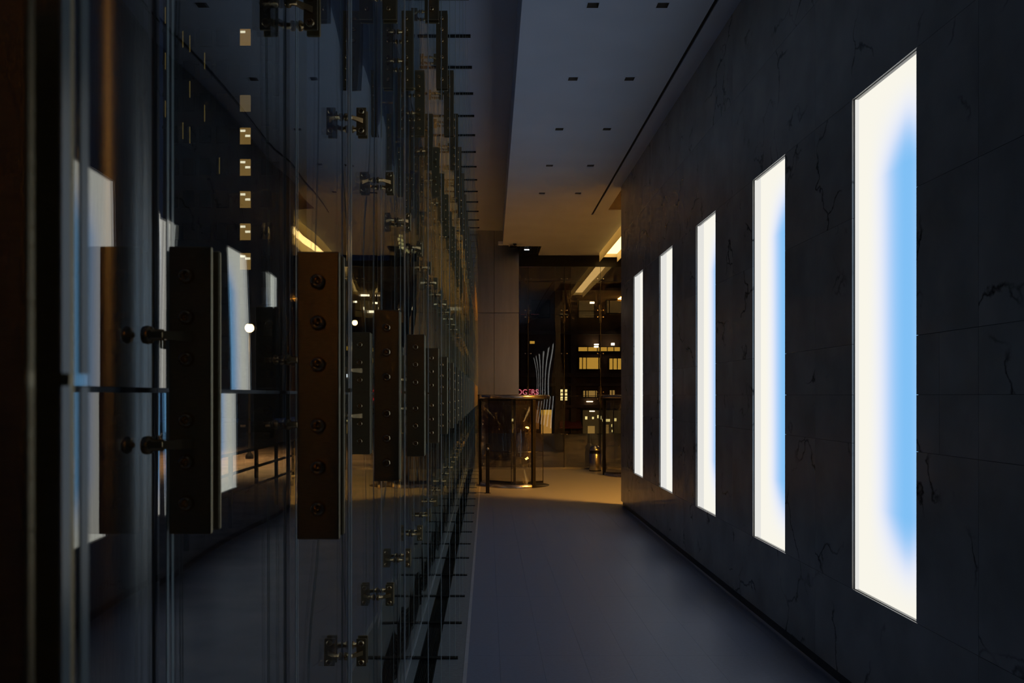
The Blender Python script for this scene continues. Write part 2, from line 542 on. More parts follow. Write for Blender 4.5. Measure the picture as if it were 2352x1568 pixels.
# ------------------------------------------------------------------ ceiling
DLX = [1.13, 1.875]
DLY = [9.12, 11.24, 13.36, 15.48, 17.60]
h = 0.067
holes = [(x-h, x+h, y-h, y+h) for x in DLX for y in DLY]
SLX0, SLX1 = 2.40, 2.445
ce = sheet_with_holes(0.60, SLX0, Y0, 23.85, CZ, holes, 0.10)
ce.extrude_poly([(0.305, Y0, CZ), (0.60, Y0, CZ), (0.60, 23.62, CZ), (0.434, 23.60, CZ)], (0, 0, 0.10))
ce.box(SLX1, WX + 0.04, Y0, 19.7, CZ, CZ + 0.10)
ce.box(WX + 0.04, 8.0, Y0, WEND, CZ, CZ + 0.1)
ce.box(WX + 0.04, 8.0, 19.20, BY, CZ, CZ + 0.1)
ce.box(SLX0, WX + 0.04, 19.706, BY, CZ, CZ + 0.1)
ce.box(1.52, SLX0, 23.85, BY, CZ, CZ + 0.1)
ce.box(0.305, 0.93, 23.62, 23.70, CZ, CZ + 0.1)
ce = ce.build('ceiling', M['ceiling']); tag(ce, kind='structure')
# dark channel above the slot
mb = MB()
mb.box(SLX0 - 0.02, SLX0, Y0, 19.7, CZ + 0.10, CZ + 0.2)
mb.box(SLX1, SLX1 + 0.02, Y0, 19.7, CZ + 0.10, CZ + 0.2)
mb.box(SLX0 - 0.02, SLX1 + 0.02, Y0, 19.72, CZ + 0.2, CZ + 0.22)
mb.box(SLX0 + 0.0005, SLX1 - 0.0005, Y0, 19.69, CZ + 0.02, CZ + 0.05)
tag(mb.build('trim_2', M['black']), kind='structure')
# dark bulkhead just past the end of the marble wall
tag(MB().box(WX + 0.04, 4.6, WEND + 0.03, 19.20, CZ + 0.01, CZ + 0.1).build('trim_3', pbr('bulkhead_brown', (0.22, 0.17, 0.12), 0.7, var=0.1)), kind='structure')
# step up to the soffit beside the glass
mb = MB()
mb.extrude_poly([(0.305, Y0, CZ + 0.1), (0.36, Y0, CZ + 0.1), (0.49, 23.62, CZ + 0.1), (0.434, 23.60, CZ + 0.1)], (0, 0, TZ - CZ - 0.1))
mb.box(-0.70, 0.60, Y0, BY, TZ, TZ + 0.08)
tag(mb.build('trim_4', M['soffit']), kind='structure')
# roof slab closing the plenum over the ceiling
tag(MB().box(0.30, 8.0, Y0, BY, TZ + 0.09, TZ + 0.2).build('roof_slab', M['dark_paint']), kind='structure')
tag(MB().box(-0.7, 8.0, Y0 - 0.1, Y0, 0, TZ).build('wall_front', M['dark_paint']), kind='structure')
tag(MB().box(8.0, 8.1, Y0, BY, 0, TZ).build('wall_side', M['stone_facade']), kind='structure')

# downlights
h2 = h - 0.002
mb = MB()
mb.poly([(-h2, -h2, 0.10), (-h2, h2, 0.10), (h2, h2, 0.10), (h2, -h2, 0.10)])
for s in (0, 1, 2, 3):
    R = Matrix.Rotation(s*math.pi/2, 4, 'Z')
    mb.poly([R @ Vector(p) for p in ((-h2, -h2, -0.001), (-h2, h2, -0.001), (-h2, h2, 0.10), (-h2, -h2, 0.10))])
dl_can = mb.mesh('reflector_box', M['dl_inside'])
mb = MB()
for s in range(4):
    R = Matrix.Rotation(s*math.pi/2, 4, 'Z')
    mb.poly([R @ Vector(p) for p in ((-h-0.006, -h-0.006, -0.003), (-h-0.006, h+0.006, -0.003), (-h2+0.004, h2-0.004, -0.003), (-h2+0.004, -h2+0.004, -0.003))])
    mb.poly([R @ Vector(p) for p in ((-h-0.006, -h-0.006, -0.003), (-h-0.006, h+0.006, -0.003), (-h-0.006, h+0.006, 0.0), (-h-0.006, -h-0.006, 0.0))])
dl_frame = mb.mesh('trim_frame', M['ceiling'])
dl_lens = MB().lathe([(0.0, 0.06), (0.03, 0.062), (0.042, 0.075), (0.045, 0.098)], n=16).mesh('lamp_lens', M['dl_inside'])
for j, y in enumerate(DLY):
    for i, x in enumerate(DLX):
        r = empty('downlight', (x, y, CZ), 'small unlit square ceiling downlight, %s one of the %s pair from the camera' % (['left', 'right'][i], ordinal(j)), 'ceiling light', 'square downlights in the ceiling')
        link('reflector_box', dl_can, r); link('trim_frame', dl_frame, r); link('lamp_lens', dl_lens, r)

# ------------------------------------------------------------------ warm trough lamp
LX0, LX1, LY0, LY1 = 3.29, 3.81, 16.6, 25.0
r = empty('trough_lamp', (0, 0, CZ), 'long warm glowing trough lamp with side blades under the far ceiling', 'ceiling lamp')
mb = MB().poly([(LX0+0.01, LY0+0.01, -0.02), (LX1-0.01, LY0+0.01, -0.02), (LX1-0.01, LY1-0.01, -0.02), (LX0+0.01, LY1-0.01, -0.02)])
mb.build('glowing_panel', M['lamp'], r)
for x in (LX0, LX1):
    MB().box(x-0.006, x+0.006, LY0, LY1, -0.255, -0.001).build('side_blade', M['blade'], r)
for y in (LY0 + 0.006, LY1 - 0.006):
    MB().box(LX0+0.007, LX1-0.007, y-0.006, y+0.006, -0.12, -0.001).build('end_blade', M['blade'], r)

# second trough, in the hall hidden behind the marble wall
r = empty('trough_lamp', (0, 0, CZ), 'warm trough lamp in the hall hidden behind the marble wall', 'ceiling lamp')
QX0, QX1, QY0, QY1 = 5.7, 7.7, 14.2, 15.3
mb = MB().poly([(QX0+0.01, QY0+0.01, -0.02), (QX1-0.01, QY0+0.01, -0.02), (QX1-0.01, QY1-0.01, -0.02), (QX0+0.01, QY1-0.01, -0.02)])
mb.build('glowing_panel', emit('warm_hall_lamp', (1.0, 0.40, 0.05), LAMP2_L, True), r)
for y in (QY0, QY1):
    MB().box(QX0, QX1, y-0.006, y+0.006, -0.10, -0.001).build('side_blade', M['blade'], r)

def wavy_pane(w_, h_, th, amp, seed, nu=12, nv=24):
    """toughened pane, w_ along local Y, h_ along Z, inner face at X=0, with roller-wave distortion in the glass itself"""
    rd = random.Random(seed)
    waves = [(rd.uniform(1.5, 5.0) * rd.choice((-1, 1)), rd.uniform(0.6, 3.0), rd.uniform(0, 6.28), amp * rd.uniform(0.4, 1.0)) for _ in range(3)]
    waves.append((rd.uniform(5, 8), rd.uniform(0.0, 1.0), rd.uniform(0, 6.28), amp * 0.25))
    bm = bmesh.new()
    def grid(x):
        g = []
        for i in range(nu+1):
            row = []
            for j in range(nv+1):
                y = -w_/2 + w_*i/nu; z = -h_/2 + h_*j/nv
                env = min(1.0, 6*(0.5-abs(i/nu-0.5)) + 0.25)
                d = sum(a*math.sin(ky*y + kz*z + ph) for ky, kz, ph, a in waves) * env
                row.append(bm.verts.new((x + d, y, z)))
            g.append(row)
        return g
    A, B = grid(0.0), grid(-th)
    for i in range(nu):
        for j in range(nv):
            for g, fl_ in ((A, 1), (B, 0)):
                q = [g[i][j], g[i+1][j], g[i+1][j+1], g[i][j+1]]
                f = bm.faces.new(q if fl_ else q[::-1]); f.smooth = True
    for i in range(nu):
        bm.faces.new((A[i][0], B[i][0], B[i+1][0], A[i+1][0])); bm.faces.new((A[i+1][nv], B[i+1][nv], B[i][nv], A[i][nv]))
    for j in range(nv):
        bm.faces.new((A[0][j+1], B[0][j+1], B[0][j], A[0][j])); bm.faces.new((A[nu][j], B[nu][j], B[nu][j+1], A[nu][j+1]))
    bm.normal_update()
    es = [e for e in bm.edges if len(e.link_faces) == 2 and e.link_faces[0].normal.dot(e.link_faces[1].normal) < 0.5]
    bmesh.ops.split_edges(bm, edges=es)
    me = bpy.data.meshes.new('glass_pane')
    bm.to_mesh(me); bm.free()
    return me

# ------------------------------------------------------------------ facade glass on the left
wl = empty('wall_left', (GX, 0, 0), kind='structure')
pane_cache = {}
tilt = {1: -0.0075, 2: -0.0048, 3: -0.002, 0: -0.006}
for b in range(-2, NF):
    y0, y1 = (S*(b-0.5), S*(b+0.5))
    y1 = min(y1, BY)
    for k in range(3):
        z0, z1 = LEV[k], LEV[k+1]
        key = (round(y1-y0, 3), k, b if 0 <= b < 6 else b % 4)
        g = 0.005
        if key not in pane_cache:
            pane_cache[key] = wavy_pane(y1-y0-2*g, z1-z0-2*g, 0.012, {3: 0.0020, 2: 0.0012}.get(key[2], 0.0010), 31*key[2]+7*k)
            pane_cache[key].materials.append(M['glass_facade'])
        a = tilt.get(b, random.uniform(-0.002, 0.002))
        link('glass_pane', pane_cache[key], wl, (0, (y0+y1)/2, (z0+z1)/2), (0, random.uniform(-.0008, .0008), a))
        if k:
            MB().box(-0.011, -0.001, y0+0.006, y1-0.006, z0-0.0048, z0+0.0048).build('silicone_joint', M['joint'], wl)
for b in range(-2, NF):
    MB().box(-0.0115, -0.0005, S*(b+0.5)-0.0048, S*(b+0.5)+0.0048, 0, TZ).build('silicone_joint', M['joint'], wl)
MB().box(-0.03, 0.006, S*-2.5, BY, -0.02, 0.012).build('sill', M['trim'], wl)

# ------------------------------------------------------------------ glass fins
FX0, FX1, FT = -0.614, -0.265, 0.036
IN0, IN1 = -0.361, -0.280          # inner splice plate
OU0, OU1 = -0.604, -0.523          # outer splice plate
PH = 0.546/2                       # half height of a splice plate
fin_me = []
for k in range(3):
    z0, z1 = LEV[k] + 0.004, LEV[k+1] - 0.004
    fin_me.append(MB().box(FX0+0.002, FX1-0.002, -FT/2, FT/2, z0, z1).mesh('fin_pane', M['glass_fin']))
edge_me = []
for k in range(3):
    z0, z1 = LEV[k] + 0.004, LEV[k+1] - 0.004
    mb = MB()
    mb.box(FX1-0.0018, FX1, -FT/2, -FT/2+0.011, z0, z1)
    mb.box(FX1-0.0018, FX1, FT/2-0.011, FT/2, z0, z1)
    a = mb.mesh('polished_edge', M['edge'])
    mb = MB()
    mb.box(FX0, FX0+0.0018, -FT/2, -FT/2+0.011, z0, z1)
    mb.box(FX0, FX0+0.0018, FT/2-0.011, FT/2, z0, z1)
    edge_me.append((a, mb.mesh('polished_edge', M['edge'])))
def plate_mb(x0, x1, hh):
    return MB().box(x0, x1, -FT/2-0.014, -FT/2-0.001, -hh, hh, 0.003, 2)
BZ = [0.216, 0.138, 0.059, -0.057, -0.136, -0.214]
bolt_me = MB().lathe([(0.0, -0.002), (0.0058, -0.002), (0.0064, -0.0120), (0.0085, -0.0145), (0.0100, -0.0142), (0.0122, -0.0118), (0.0142, -0.0072), (0.0151, -0.0015), (0.0151, 0.0)], axis='Y', n=18).mesh('bolt', M['bolt'])
plate_in = plate_mb(IN0, IN1, PH).mesh('splice_plate', M['bronze'])
plate_out = plate_mb(OU0, OU1, PH).mesh('splice_plate', M['bronze'])
plate_back_in = MB().box(IN0, IN1, FT/2+0.001, FT/2+0.014, -PH, PH, 0.003, 1).mesh('splice_plate', M['bronze'])
plate_back_out = MB().box(OU0, OU1, FT/2+0.001, FT/2+0.014, -PH, PH, 0.003, 1).mesh('splice_plate', M['bronze'])
def far_plate(x0, x1):
    mb = plate_mb(x0, x1, PH)
    xc = (x0+x1)/2
    mb.mi = 1
    for z in BZ:
        mb.lathe([(0.0, -0.012), (0.0104, -0.012), (0.0148, -0.0015), (0.0148, 0.0)], center=(xc, -FT/2-0.0142, z), axis='Y', n=8)
    return mb.mesh('splice_plate', M['bronze'], M['bolt'])
far_in, far_out = far_plate(IN0, IN1), far_plate(OU0, OU1)
# small bracket plate with two bolts, arms of the point fixings
BR0, BR1, BRH = -0.586, -0.541, 0.062
br_plate = MB().box(BR0, BR1, -FT/2-0.012, -FT/2-0.001, -BRH, BRH, 0.003, 2).mesh('bracket_plate', M['bronze'])
br_plate_b = MB().box(BR0, BR1, FT/2+0.001, FT/2+0.012, -BRH, BRH, 0.003, 1).mesh('bracket_plate', M['bronze'])
def arm_mesh(s, x1, detail=10):
    mb = MB()
    y0 = s*(FT/2 + 0.013)
    yy = s*0.085
    # tapered flat arm from the plate out to the fixing
    a = Vector((x1, y0, 0)); b = Vector((-0.600, yy, 0))
    for (p, q, h0, h1) in ((a, b, 0.0105, 0.0075),):
        d = (q - p).normalized(); nrm = Vector((-d.y, d.x, 0)) * 0.006
        pts = [p+nrm+Vector((0, 0, h0)), p-nrm+Vector((0, 0, h0)), q-nrm+Vector((0, 0, h1)), q+nrm+Vector((0, 0, h1)),
               p+nrm-Vector((0, 0, h0)), p-nrm-Vector((0, 0, h0)), q-nrm-Vector((0, 0, h1)), q+nrm-Vector((0, 0, h1))]
        v = [mb.bm.verts.new(t) for t in pts]
        for f in ((0,1,2,3), (7,6,5,4), (0,4,5,1), (1,5,6,2), (2,6,7,3), (3,7,4,0)):
            mb.bm.faces.new([v[i] for i in f])
    mb.lathe([(0.0, -0.594), (0.0105, -0.594), (0.0105, -0.612), (0.0155, -0.614), (0.0175, -0.622), (0.0155, -0.630), (0.006, -0.633), (0.0, -0.633)], center=(0, yy, 0), axis='X', n=detail)
    return mb.mesh('spider_arm', M['arm'])
def disc_mesh(s, detail=10):
    yy = s*0.085
    return MB().lathe([(0.0, -0.6475), (0.005, -0.6475), (0.005, -0.652), (0.013, -0.654), (0.0165, -0.660), (0.013, -0.666), (0.0, -0.667)], center=(0, yy, 0), axis='X', n=detail).mesh('outer_disc', M['bronze'])
arm_o = {s: arm_mesh(s, -0.562, 14) for s in (-1, 1)}
arm_b = {s: arm_mesh(s, -0.560, 14) for s in (-1, 1)}
arm_far = {s: arm_mesh(s, -0.560, 6) for s in (-1, 1)}
disc_n = {s: disc_mesh(s, 14) for s in (-1, 1)}
disc_f = {s: disc_mesh(s, 6) for s in (-1, 1)}
shoe_me = MB().box(GX+0.004, -0.245, -0.030, 0.030, 0.0, 0.010).mesh('floor_shoe', M['black'])
head_me = MB().box(GX+0.004, -0.225, -0.034, 0.034, TZ-0.02, TZ-0.001).mesh('head_channel', M['black'])

for n in range(NF):
    Y = S*(n+0.5)
    if n == 0:
        lab = 'blurred glass fin closest to the camera at the left edge'
    elif n == NF-1:
        lab = 'glass fin with bronze plates, last of the row beside the back wall'
    else:
        lab = 'tall glass fin with bolted bronze splice plates, %s in the row counted from the camera' % ordinal(n)
    r = empty('glass_fin', (0, Y, 0), lab, 'glass fin', 'glass fins along the facade')
    near = n <= 6
    for k in range(3):
        o = link('fin_pane', fin_me[k], r)
        link('polished_edge', edge_me[k][0], o)
        link('polished_edge', edge_me[k][1], o)
    for lv, zz in enumerate((EYE, 4.64)):
        show_bolts = n <= 7
        zo = zz + (0.010 if lv == 0 else 0.0)
        pi_ = link('splice_plate', plate_in if show_bolts else far_in, r, (0, 0, zz))
        po = link('splice_plate', plate_out if show_bolts else far_out, r, (0, 0, zo))
        if show_bolts:
            for z in BZ:
                link('bolt', bolt_me, pi_, ((IN0+IN1)/2, -FT/2-0.0142, z))
                link('bolt', bolt_me, po, ((OU0+OU1)/2 - 0.006, -FT/2-0.0142, z))
        if n <= 6:
            link('splice_plate', plate_back_in, r, (0, 0, zz))
            link('splice_plate', plate_back_out, r, (0, 0, zo))
        for dz in (0.101, -0.101):
            for s in (-1, 1):
                if n > 8 and s > 0: continue
                a = link('spider_arm', (arm_o if near else arm_far)[s], r, (0, 0, zo + dz))
                link('outer_disc', (disc_n if near else disc_f)[s], a)
    for zz in (EYE - 1.15, EYE + 1.227, 5.87):
        bp = link('bracket_plate', br_plate, r, (0, 0, zz))
        if n <= 6:
            for z in (0.042, -0.042):
                link('bolt', bolt_me, bp, ((BR0+BR1)/2, -FT/2-0.0122, z))
            link('bracket_plate', br_plate_b, r, (0, 0, zz))
        for s in (-1, 1):
            a = link('spider_arm', (arm_b if near else arm_far)[s], r, (0, 0, zz))
            link('outer_disc', (disc_n if near else disc_f)[s], a)
    link('floor_shoe', shoe_me, r)
    link('head_channel', head_me, r)

# ------------------------------------------------------------------ back wall: cladding, glass, header
CY = 25.2
wbk = empty('wall_back', (0, BY, 0), kind='structure')
cx = [-0.63, 0.205, 0.94]
cz = [2.22, 4.64, TZ]
for i in range(2):
    for j in range(2):
        MB().box(cx[i]+0.004, cx[i+1]-0.004, CY-BY, CY-BY+0.03, cz[j]+0.004, cz[j+1]-0.004, 0.002).build('metal_panel', M['clad'], wbk)
MB().box(-0.63, 0.94, CY-BY+0.035, 0.0, 2.24, TZ).build('panel_backing', M['black'], wbk)
MB().box(0.94, 8.0, -0.04, 0.10, 6.04, CZ - 0.001).build('header_beam', M['black'], wbk)
MB().box(0.94, 8.0, 0.001, 0.1, CZ, TZ).build('upper_closure', M['dark_paint'], wbk)
MB().box(-0.63, 8.0, -0.03, 0.05, 0.0, 0.06).build('glass_sill', M['steel'], wbk)
gx = [-0.63, 0.94 - 0.79, 1.22, 2.30, 3.38, 4.46, 5.54, 6.62, 8.0]
gz = [0.06, 2.19, 4.62, 6.04]
for i in range(len(gx)-1):
    for j in range(3):
        if i < 2 and j > 0: continue
        x0, x1 = gx[i]+0.005, gx[i+1]-0.005
        if i == 1 : x1 = gx[i+1]-0.005
        me = wavy_pane(x1-x0, gz[j+1]-gz[j]-0.01, 0.012, 0.0009, 100+7*i+j)
        me.materials.append(M['glass_back'])
        link('glass_pane', me, wbk, ((x0+x1)/2, 0, (gz[j]+gz[j+1])/2), (0, 0, -math.pi/2 + random.uniform(-.002, .002)))
# panes 2,3 of the bay beside the cladding
for j in (1, 2):
    MB().box(-0.136, 0.136, -0.006, 0.006, -(gz[j+1]-gz[j])/2+0.005, (gz[j+1]-gz[j])/2-0.005).build('glass_pane', M['glass_back'], wbk, (1.08, 0, (gz[j]+gz[j+1])/2))
for x in gx[2:-1]:
    MB().box(x-0.0045, x+0.0045, -0.005, 0.005, 0.06, 6.04).build('silicone_joint', M['joint'], wbk)
MB().box(-0.63, 8.0, -0.02, 0.02, 2.185, 2.20).build('transom', M['black'], wbk)
# fins of the back wall stand outside, with their fixings
for i, x in enumerate((1.22, 2.30, 3.38)):
    r = empty('back_fin', (x, BY, 0), 'slender glass fin outside the back wall, %s from the metal cladding' % ordinal(i), 'glass fin', 'glass fins of the back wall')
    MB().box(-0.012, 0.012, 0.03, 0.38, 0.03, 6.02).build('fin_pane', M['glass_fin'], r)
    MB().box(-0.013, 0.013, 0.022, 0.0295, 0.03, 6.02).build('fin_edge', M['joint'], r)
    for z in (2.2, 4.64):
        MB().box(-0.026, -0.013, 0.05, 0.13, z-PH, z+PH, 0.003).build('splice_plate', M['bronze'], r)
        MB().box(0.013, 0.026, 0.05, 0.13, z-PH, z+PH, 0.003).build('splice_plate', M['bronze'], r)
    for z in (5.68, 4.74, 4.54, 3.45, 2.3, 2.1, 1.05):
        for s in (-1, 1):
            MB().tube([(s*0.012, 0.07, z), (s*0.085, 0.03, z), (s*0.085, -0.012, z)], [0.008, 0.008, 0.016], 8).build('spider_arm', M['steel'], r)

# slatted grille and tiny lamp at the end of the ceiling, security camera
r = empty('ceiling_grille', (0.93, 23.85, CZ), 'dark slatted grille in the ceiling above the metal cladding', 'ceiling grille')
mb = MB()
mb.box(-0.0, 0.59, 0, 1.6, 0.06, 0.07)
mb.build('grille_back', M['black'], r)
for k in range(12):
    MB().box(0.02 + k*0.047, 0.04 + k*0.047, 0.0, 1.34, 0.0, 0.058).build('slat', M['dark_paint'], r)
o = MB().box(-0.07, 0.07, -0.03, 0.03, 0.0, 0.02, 0.004).build('exit_lamp', M['lamp_cool'], None, P(1210, 574, 24.4)); tag(o, 'tiny bright lamp set under the slatted ceiling grille', 'lamp')
r = empty('security_camera', (0.76, 23.50, CZ), 'small dark security camera under the far left ceiling edge', 'camera')
MB().box(-0.05, 0.05, -0.05, 0.05, -0.02, -0.001, 0.004).build('mount', M['black'], r)
MB().tube([(0, 0, -0.02), (0, 0, -0.06)], 0.015, 8).build('stem', M['black'], r)
MB().box(-0.14, 0.05, -0.05, 0.05, -0.12, -0.05, 0.012, 2).build('body', M['black'], r)

# ------------------------------------------------------------------ revolving doors
def revolving_door(cx_, cy_, a0, a1, label, rr=0.84, wing=0.4):
    r = empty('revolving_door', (cx_, cy_, 0), label, 'revolving door')
    MB().lathe([(0, 0.004), (rr+0.02, 0.004), (rr+0.02, 0.0)], n=48).build('floor_disc', M['black'], r)
    MB().lathe([(rr-0.03, 0.005), (rr-0.03, 0.085), (rr+0.015, 0.085), (rr+0.015, 0.005)], n=40, a0=a0, a1=a1).build('base_ring', M['steel'], r)
    MB().lathe([(rr-0.010, 0.086), (rr-0.010, 2.11), (rr, 2.11), (rr, 0.086), (rr-0.010, 0.086)], n=40, a0=a0, a1=a1).build('curved_glass', M['glass_door'], r)
    # canopy
    MB().lathe([(0, 2.125), (rr+0.02, 2.125), (rr+0.03, 2.135), (rr+0.03, 2.20), (rr+0.0, 2.215), (0, 2.225)], n=48).build('canopy', M['steel'], r)
    MB().lathe([(rr-0.03, 2.11), (rr+0.018, 2.11), (rr+0.018, 2.124), (rr-0.03, 2.124), (rr-0.03, 2.11)], n=48).build('head_ring', M['black'], r)
    for a in (a0, a1):
        MB().box(-0.035, 0.035, -0.045, 0.045, 0.006, 2.11, 0.006).build('post', M['black'], r, (rr*math.cos(a), rr*math.sin(a), 0), (0, 0, a))
    MB().tube([(0, 0, 0.006), (0, 0, 2.12)], 0.018, 12).build('centre_post', M['black'], r)
    for k in range(3):
        a = wing + k*2*math.pi/3
        g = MB().box(0.036, rr-0.061, -0.005, 0.005, 0.071, 2.069).build('door_wing', M['glass_door'], r, (0, 0, 0), (0, 0, a))
        mb = MB()
        mb.box(0.02, 0.035, -0.008, 0.008, 0.02, 2.1); mb.box(rr-0.06, rr-0.045, -0.008, 0.008, 0.02, 2.1)
        mb.box(0.035, rr-0.06, -0.008, 0.008, 0.02, 0.07); mb.box(0.035, rr-0.06, -0.008, 0.008, 2.07, 2.1)
        mb.build('wing_frame', M['black'], g)
        MB().tube([(0.09, -0.04, 0.80), (rr-0.09, -0.04, 0.80)], 0.012, 8).build('push_bar', M['steel'], g)
    return r
revolving_door(0.67, 21.04, math.pi, math.pi + math.radians(121), 'revolving door with curved glass and dark posts below the metal cladding')
revolving_door(4.07, 23.60, math.pi, math.pi + math.radians(121), 'revolving door half hidden behind the far end of the marble wall', wing=0.9)

# door button post
p = P(1120, 1132, 19.25)
r = empty('button_post', (p.x, 19.25, 0), 'slim dark post standing in front of the revolving door', 'post')
MB().box(-0.042, 0.042, -0.05, 0.05, 0.004, 1.12, 0.006, 2).build('post_body', M['black'], r)
MB().box(-0.07, 0.07, -0.08, 0.08, 0.0, 0.004).build('foot_plate', M['black'], r)
MB().lathe([(0, -0.062), (0.028, -0.062), (0.032, -0.056), (0.032, -0.05)], center=(0, 0, 1.0), axis='Y', n=16).build('push_button', M['steel'], r)

# litter bin by the back glass
r = empty('litter_bin', (3.15, 24.9, 0), 'round steel litter bin with domed lid by the back glass', 'bin')
MB().lathe([(0.0, 0.02), (0.17, 0.02), (0.172, 0.03), (0.172, 0.50), (0.165, 0.51)], n=28).build('bin_body', M['steel'], r)
MB().lathe([(0.0, 0.0), (0.18, 0.0), (0.18, 0.018), (0.0, 0.018)], n=28).build('foot_ring', M['black'], r)
MB().lathe([(0.16, 0.511), (0.16, 0.60), (0.0, 0.60)], n=28).build('opening_band', M['black'], r)
MB().lathe([(0.172, 0.601), (0.172, 0.625), (0.13, 0.70), (0.05, 0.745), (0.0, 0.75)], n=28).build('domed_lid', M['steel'], r)

# ------------------------------------------------------------------ outside: ground
tag(MB().box(-60, GX - 0.02, -10, 70, -0.32, -0.02).build('plaza_ground', M['paving']), kind='structure')
tag(MB().box(GX - 0.015, 40, BY + 0.12, 70, -0.32, -0.02).build('street_ground', M['asphalt']), kind='structure')

# brushed steel column outside the facade
c = P(268, 908, 4.2)
r = empty('steel_column', (c.x, c.y, -0.02), 'round brushed steel column just outside the nearest facade pane', 'column')
MB().lathe([(0.185, 0.06), (0.185, 8.5)], n=48).build('shaft', M['column'], r)
MB().lathe([(0.0, 0.0), (0.21, 0.0), (0.21, 0.05), (0.19, 0.06), (0.185, 0.06)], n=48).build('base_collar', M['column'], r)

# plaza building behind the camera, mirrored in the column
pb = empty('plaza_building', (-6.0, -24.0, -0.3), 'plaza building with a column of orange windows, mirrored in the steel column', 'building')
MB().box(-14, 6, -6, -0.2, 0, 20).build('building_wall', M['stone_facade'], pb)
for z, hh in ((15.0, 1.3), (12.5, 1.0), (10.9, 0.5), (9.8, 0.45), (8.8, 0.4), (8.0, 0.35), (7.4, 0.3)):
    f = MB().box(3.3, 5.3, -0.19, 0.0, z-hh-0.15, z+hh+0.15).build('window_frame', M['black'], pb)
    MB().box(3.5, 5.1, 0.001, 0.03, z-hh, z+hh).build('window_pane', emit('orange_window', (0.80, 0.34, 0.06), 5.0), f)

# guard rail on the plaza
RX = -4.3
r = empty('guard_rail', (RX, 0, -0.02), 'dark metal guard rail with three bars on the plaza outside', 'railing')
for z in (1.23, 0.90, 0.56):
    MB().tube([(0, 11.8, z), (0, 19.2, z)], 0.028, 8).build('rail', M['black'], r)
for y in (12.2, 14.3, 15.9, 17.4, 18.9):
    MB().box(-0.03, 0.03, y-0.03, y+0.03, 0.0, 1.24).build('rail_post', M['black'], r)

def street_lamp(x, y, zl, label, power, rad=0.16):
    r = empty('street_lamp', (x, y, -0.02), label, 'street lamp', 'street lamps outside')
    MB().lathe([(0.0, 0.0), (0.14, 0.0), (0.14, 0.12), (0.07, 0.2), (0.05, 0.6), (0.045, zl-0.25), (0.09, zl-0.2), (0.09, zl-0.16), (0.0, zl-0.16)], n=14).build('lamp_post', M['black'], r)
    MB().lathe([(0.0, zl-rad)] + [(rad*math.sin(t), zl-rad*math.cos(t)) for t in [math.pi*k/8 for k in range(1, 8)]] + [(0.0, zl+rad)], n=14).build('lamp_globe', emit('globe_glow', (1.0, 0.62, 0.28), power), r)
    MB().lathe([(0.0, zl+rad+0.06), (rad*0.7, zl+rad*0.9), (rad*0.75, zl+rad*0.8)], n=14).build('lamp_cap', M['black'], r)
    return r
def lamp_light(r, x, y, z, w_, col=(1.0, 0.55, 0.2), cone=128):
    ld = bpy.data.lights.new('lamp_light', 'SPOT')       # hooded lantern: shines down on the ground
    ld.spot_size = math.radians(cone)
    ld.spot_blend = 0.5
    ld.energy = w_
    ld.color = col
    ld.shadow_soft_size = 0.25
    link('lamp_light', ld, r, (x, y, z))
p = P(573, 753, 30)
lamp_light(street_lamp(p.x, 30, p.z + 0.02, 'glowing street lamp on the plaza seen over the second splice plate', 14.0), 0, -0.6, p.z, 3500)
p = P(262, 230, 12.0)
lamp_light(street_lamp(-11.0, 7.0, 5.2, 'unseen street lamp added on the plaza for orange reflections in the steel column', 14.0, 0.2), 0.5, 0, 5.1, 6)  # out of view, added as an orange light for the column to mirror
p = P(815, 741, 48)
lamp_light(street_lamp(p.x, 48, p.z + 0.02, 'small far street lamp seen between the third and fourth splice plates', 14.0), 0.6, 0, p.z, 60)

# ------------------------------------------------------------------ far tower seen through the facade
TY = 93.0
tower = empty('office_tower', (P(500, 908, TY).x, TY, -0.3), 'dark office tower with one column of lit windows beyond the plaza', 'building')
tx = tower.location.x
def on(px, py, Y, o):
    p = P(px, py, Y)
    return p.x - o.location.x, p.z - o.location.z
x0, _ = on(372, 0, TY, tower); x1, _ = on(642, 0, TY, tower)
MB().box(x0, x1, 0.3, 14, 0, 62).build('tower_wall', M['tower'], tower)
for z in range(1, 17):
    MB().box(x0, x1, 0.05, 0.3, z*3.51+0.0, z*3.51+0.35).build('floor_band', M['tower'], tower)
win_me = MB().box(-0.58, 0.58, 0.0, 0.06, -0.9, 0.9).mesh('window', M['darkwin'])
win_lit = MB().box(-0.58, 0.58, 0.0, 0.06, -0.9, 0.9).mesh('window', M['win_warm'])
win_lit2 = MB().box(-0.58, 0.58, 0.0, 0.06, -0.9, 0.9).mesh('window', emit('lit_window_soft', (0.16, 0.11, 0.05), 1.0))
strip_me = MB().box(-0.27, 0.27, -0.03, -0.005, -0.12, 0.12).mesh('ceiling_lamp', emit('tower_ceiling_lamp', (1.0, 0.88, 0.62), 1.6))
frame_me = MB().box(-0.66, 0.66, 0.1, 0.28, -0.98, 0.98).mesh('window_frame', M['black'])
lit_y = [85, 237, 312, 384, 458, 532, 600]
